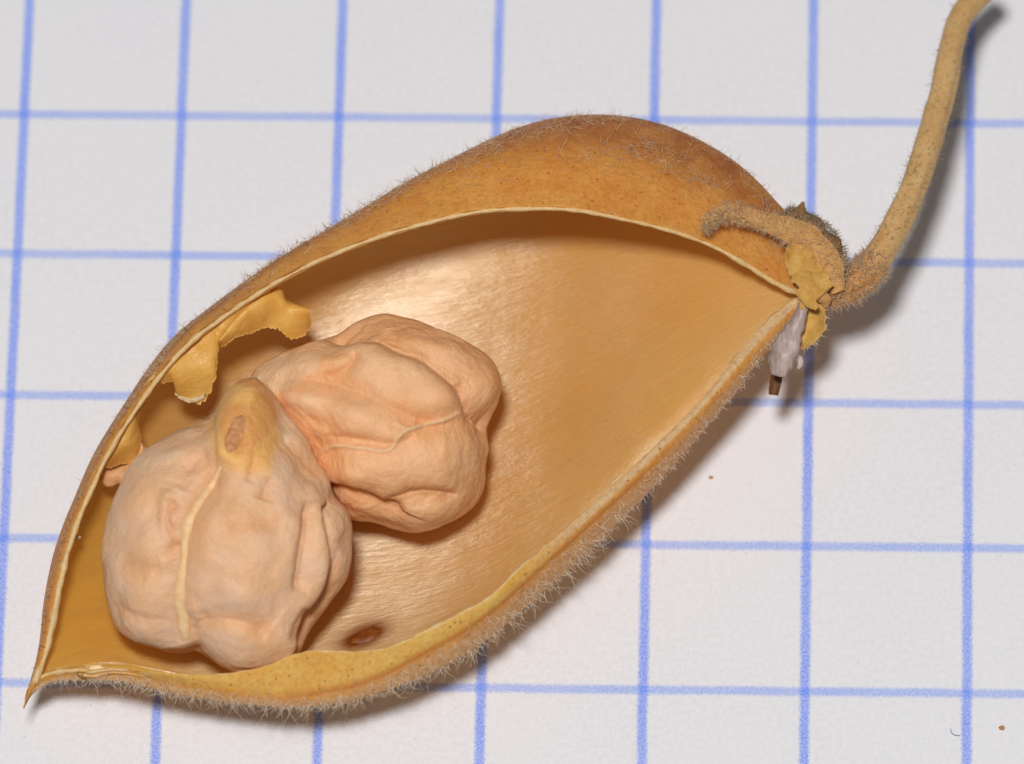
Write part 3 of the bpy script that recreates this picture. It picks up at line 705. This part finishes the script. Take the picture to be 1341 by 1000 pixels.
sA, posA, pxA, pyA, czA = seed('chickpea', outA, (295, 705), .435, .345, grA, rdA, bpA, M_seedA,
    'pinkish beige wrinkled chickpea with yellow beak and pale central ridge, nearest the pod tip',
    [('yellow', 319, 558, 48, 66, -.25, .95), ('warm', 314, 566, 24, 36, -.3, .75), ('warm', 346, 545, 20, 40, .35, .6), ('warm', 334, 506, 24, 12, 0, .8), ('cream', 366, 556, 22, 60, .62, .8)], (.014, .006), 170)

def project_on(pos, px, py, cz, line, lift, n=60):
    l = along(line, n); fr = np.where(cz > .02)[0]; out = []
    for x, y in l:
        d = (px[fr]-x)**2 + (py[fr]-y)**2; k = fr[np.argsort(d)[:12]]; wgt = 1/(((px[k]-x)**2+(py[k]-y)**2)+.5)
        out.append((pos[k]*wgt[:, None]).sum(0)/wgt.sum() + CZ*lift)
    return np.array(out)
M_raphe = mat_simple('cream raphe', (242, 206, 154), (232, 186, 130), .5, 40, .4, .005, 0, .4)
M_hilum = mat_simple('tan scar', (228, 168, 116), (196, 130, 76), .6, 60, .9, .012, 0, .3)
R3 = project_on(posA, pxA, pyA, czA, raphe, .0, 80)
kk = np.ones(9)/9; R3 = np.stack([np.convolve(np.pad(R3[:, i], 4, 'edge'), kk, 'valid') for i in range(3)], 1)
V, Fc = tube(R3, np.interp(np.linspace(0, 1, 80), [0, .1, .35, .5, .62, .8, .92, 1], [.004, .012, .019, .013, .016, .022, .020, .004]), 14, .004, 14, .8)
mesh_obj('raphe', V, Fc, M_raphe, sA)
H3 = project_on(posA, pxA, pyA, czA, [(319, 550), (314, 564), (308, 580), (300, 598)], -.004, 30)
V, Fc = tube(H3, np.interp(np.linspace(0, 1, 30), [0, .2, .5, .8, 1], [.012, .028, .032, .020, .005]), 24, .006, 45, .7)
mesh_obj('hilum', V, Fc, M_hilum, sA)

outB = [(330, 494), (338, 483), (364, 467), (396, 454), (421, 446), (446, 438), (466, 425), (485, 416), (505, 413), (537, 419), (575, 434), (607, 448), (633, 464), (647, 480), (654, 500), (649, 528), (640, 548), (635, 563), (637, 585), (634, 608), (631, 636),
        (620, 659), (598, 678), (572, 689), (546, 695), (521, 692), (492, 684), (454, 675), (432, 652), (416, 622), (396, 590), (372, 560), (350, 528), (334, 508)]
grB = [([(440, 442), (470, 441), (494, 442), (524, 459), (562, 474), (582, 490), (604, 512), (614, 533), (634, 560)], 13, 17, 7, True),
       ([(340, 494), (380, 496), (421, 500), (470, 513), (516, 535), (553, 549), (580, 550)], 16, 12, -3),
       ([(425, 572), (450, 572), (485, 577), (520, 580), (545, 570)], 10, 9, -4),
       ([(428, 634), (455, 638), (479, 646), (506, 657), (520, 662)], 8, 14, -8, True),
       ([(505, 653), (530, 646), (552, 642), (598, 646)], 9, 11, -4),
       ([(470, 463), (462, 478), (446, 487), (424, 492)], 7, 9, 3),
       ([(600, 500), (608, 520), (612, 540)], 8, 6), ([(545, 555), (575, 556), (600, 545), (622, 552)], 14, 6),
       ([(400, 545), (430, 556), (440, 570)], 12, 5), ([(515, 450), (522, 436), (520, 425)], 12, 4)]
rdB = [([(413, 597), (437, 584), (476, 585), (511, 587), (530, 565), (553, 556), (582, 550), (610, 536)], 3.0, 5, .55), ([(610, 536), (622, 550), (632, 566)], 3.0, 4, .5), ([(610, 536), (605, 520), (598, 505)], 3.2, 4, .4), ([(516, 550), (536, 560), (556, 556)], 3, 3, .2)]
bpB = [(400, 478, 26, 14, 6), (393, 522, 30, 14, 6), (500, 480, 45, 20, 8), (560, 600, 50, 34, 12), (470, 545, 46, 22, 8), (470, 615, 46, 22, 10), (580, 450, 45, 22, 8), (565, 670, 36, 15, 10), (565, 520, 30, 18, 6), (350, 500, 18, 18, -3)]
sB, posB, pxB, pyB, czB = seed('chickpea', outB, (505, 560), .40, .315, grB, rdB, bpB, M_seedB,
    'orange beige deeply furrowed chickpea lying in the middle of the pod, partly hidden', [('cream', 352, 490, 42, 30, .2, .6), ('cream', 398, 480, 30, 14, -.3, .45), ('cream', 392, 524, 26, 12, .3, .4)], (.014, .006), 170, 7.7)

# ------------------------------------------------------------------ specks on the paper
def crumb(x, y, r, label, name='crumb', mat=M_crumb):
    p = at(x, y, r*PX*.5); k = 10; a, b = np.meshgrid(np.linspace(0, math.pi, k), np.linspace(0, 2*math.pi, 14)[:-1], indexing='ij')
    d = np.stack([np.sin(a)*np.cos(b), np.sin(a)*np.sin(b), np.cos(a)], -1).reshape(-1, 3)
    V = p + d*[r*PX, r*PX*.7, r*PX*.5]*(1 + .45*noise3(d*1.7 + x))[:, None]
    o = mesh_obj(name, V, grid_faces(k, 13, True), mat); o['label'] = label; o['category'] = 'crumb'; o['group'] = 'crumbs on the paper'
crumb(1312, 953, 4, 'small brown crumb beside the last ruled line, lower right corner of the paper')
crumb(931, 625, 3, 'tiny brown speck on the paper just right of the pod shadow')
p = along([(1245, 954), (1246, 959), (1250, 962), (1257, 963)], 20)
V, Fc = tube(at(p[:, 0], p[:, 1], .006), .0013, 5)
o = mesh_obj('lint', V, Fc, M_lint); o['label'] = 'tiny dark curved lint fibre on the graph paper'; o['category'] = 'fibre'
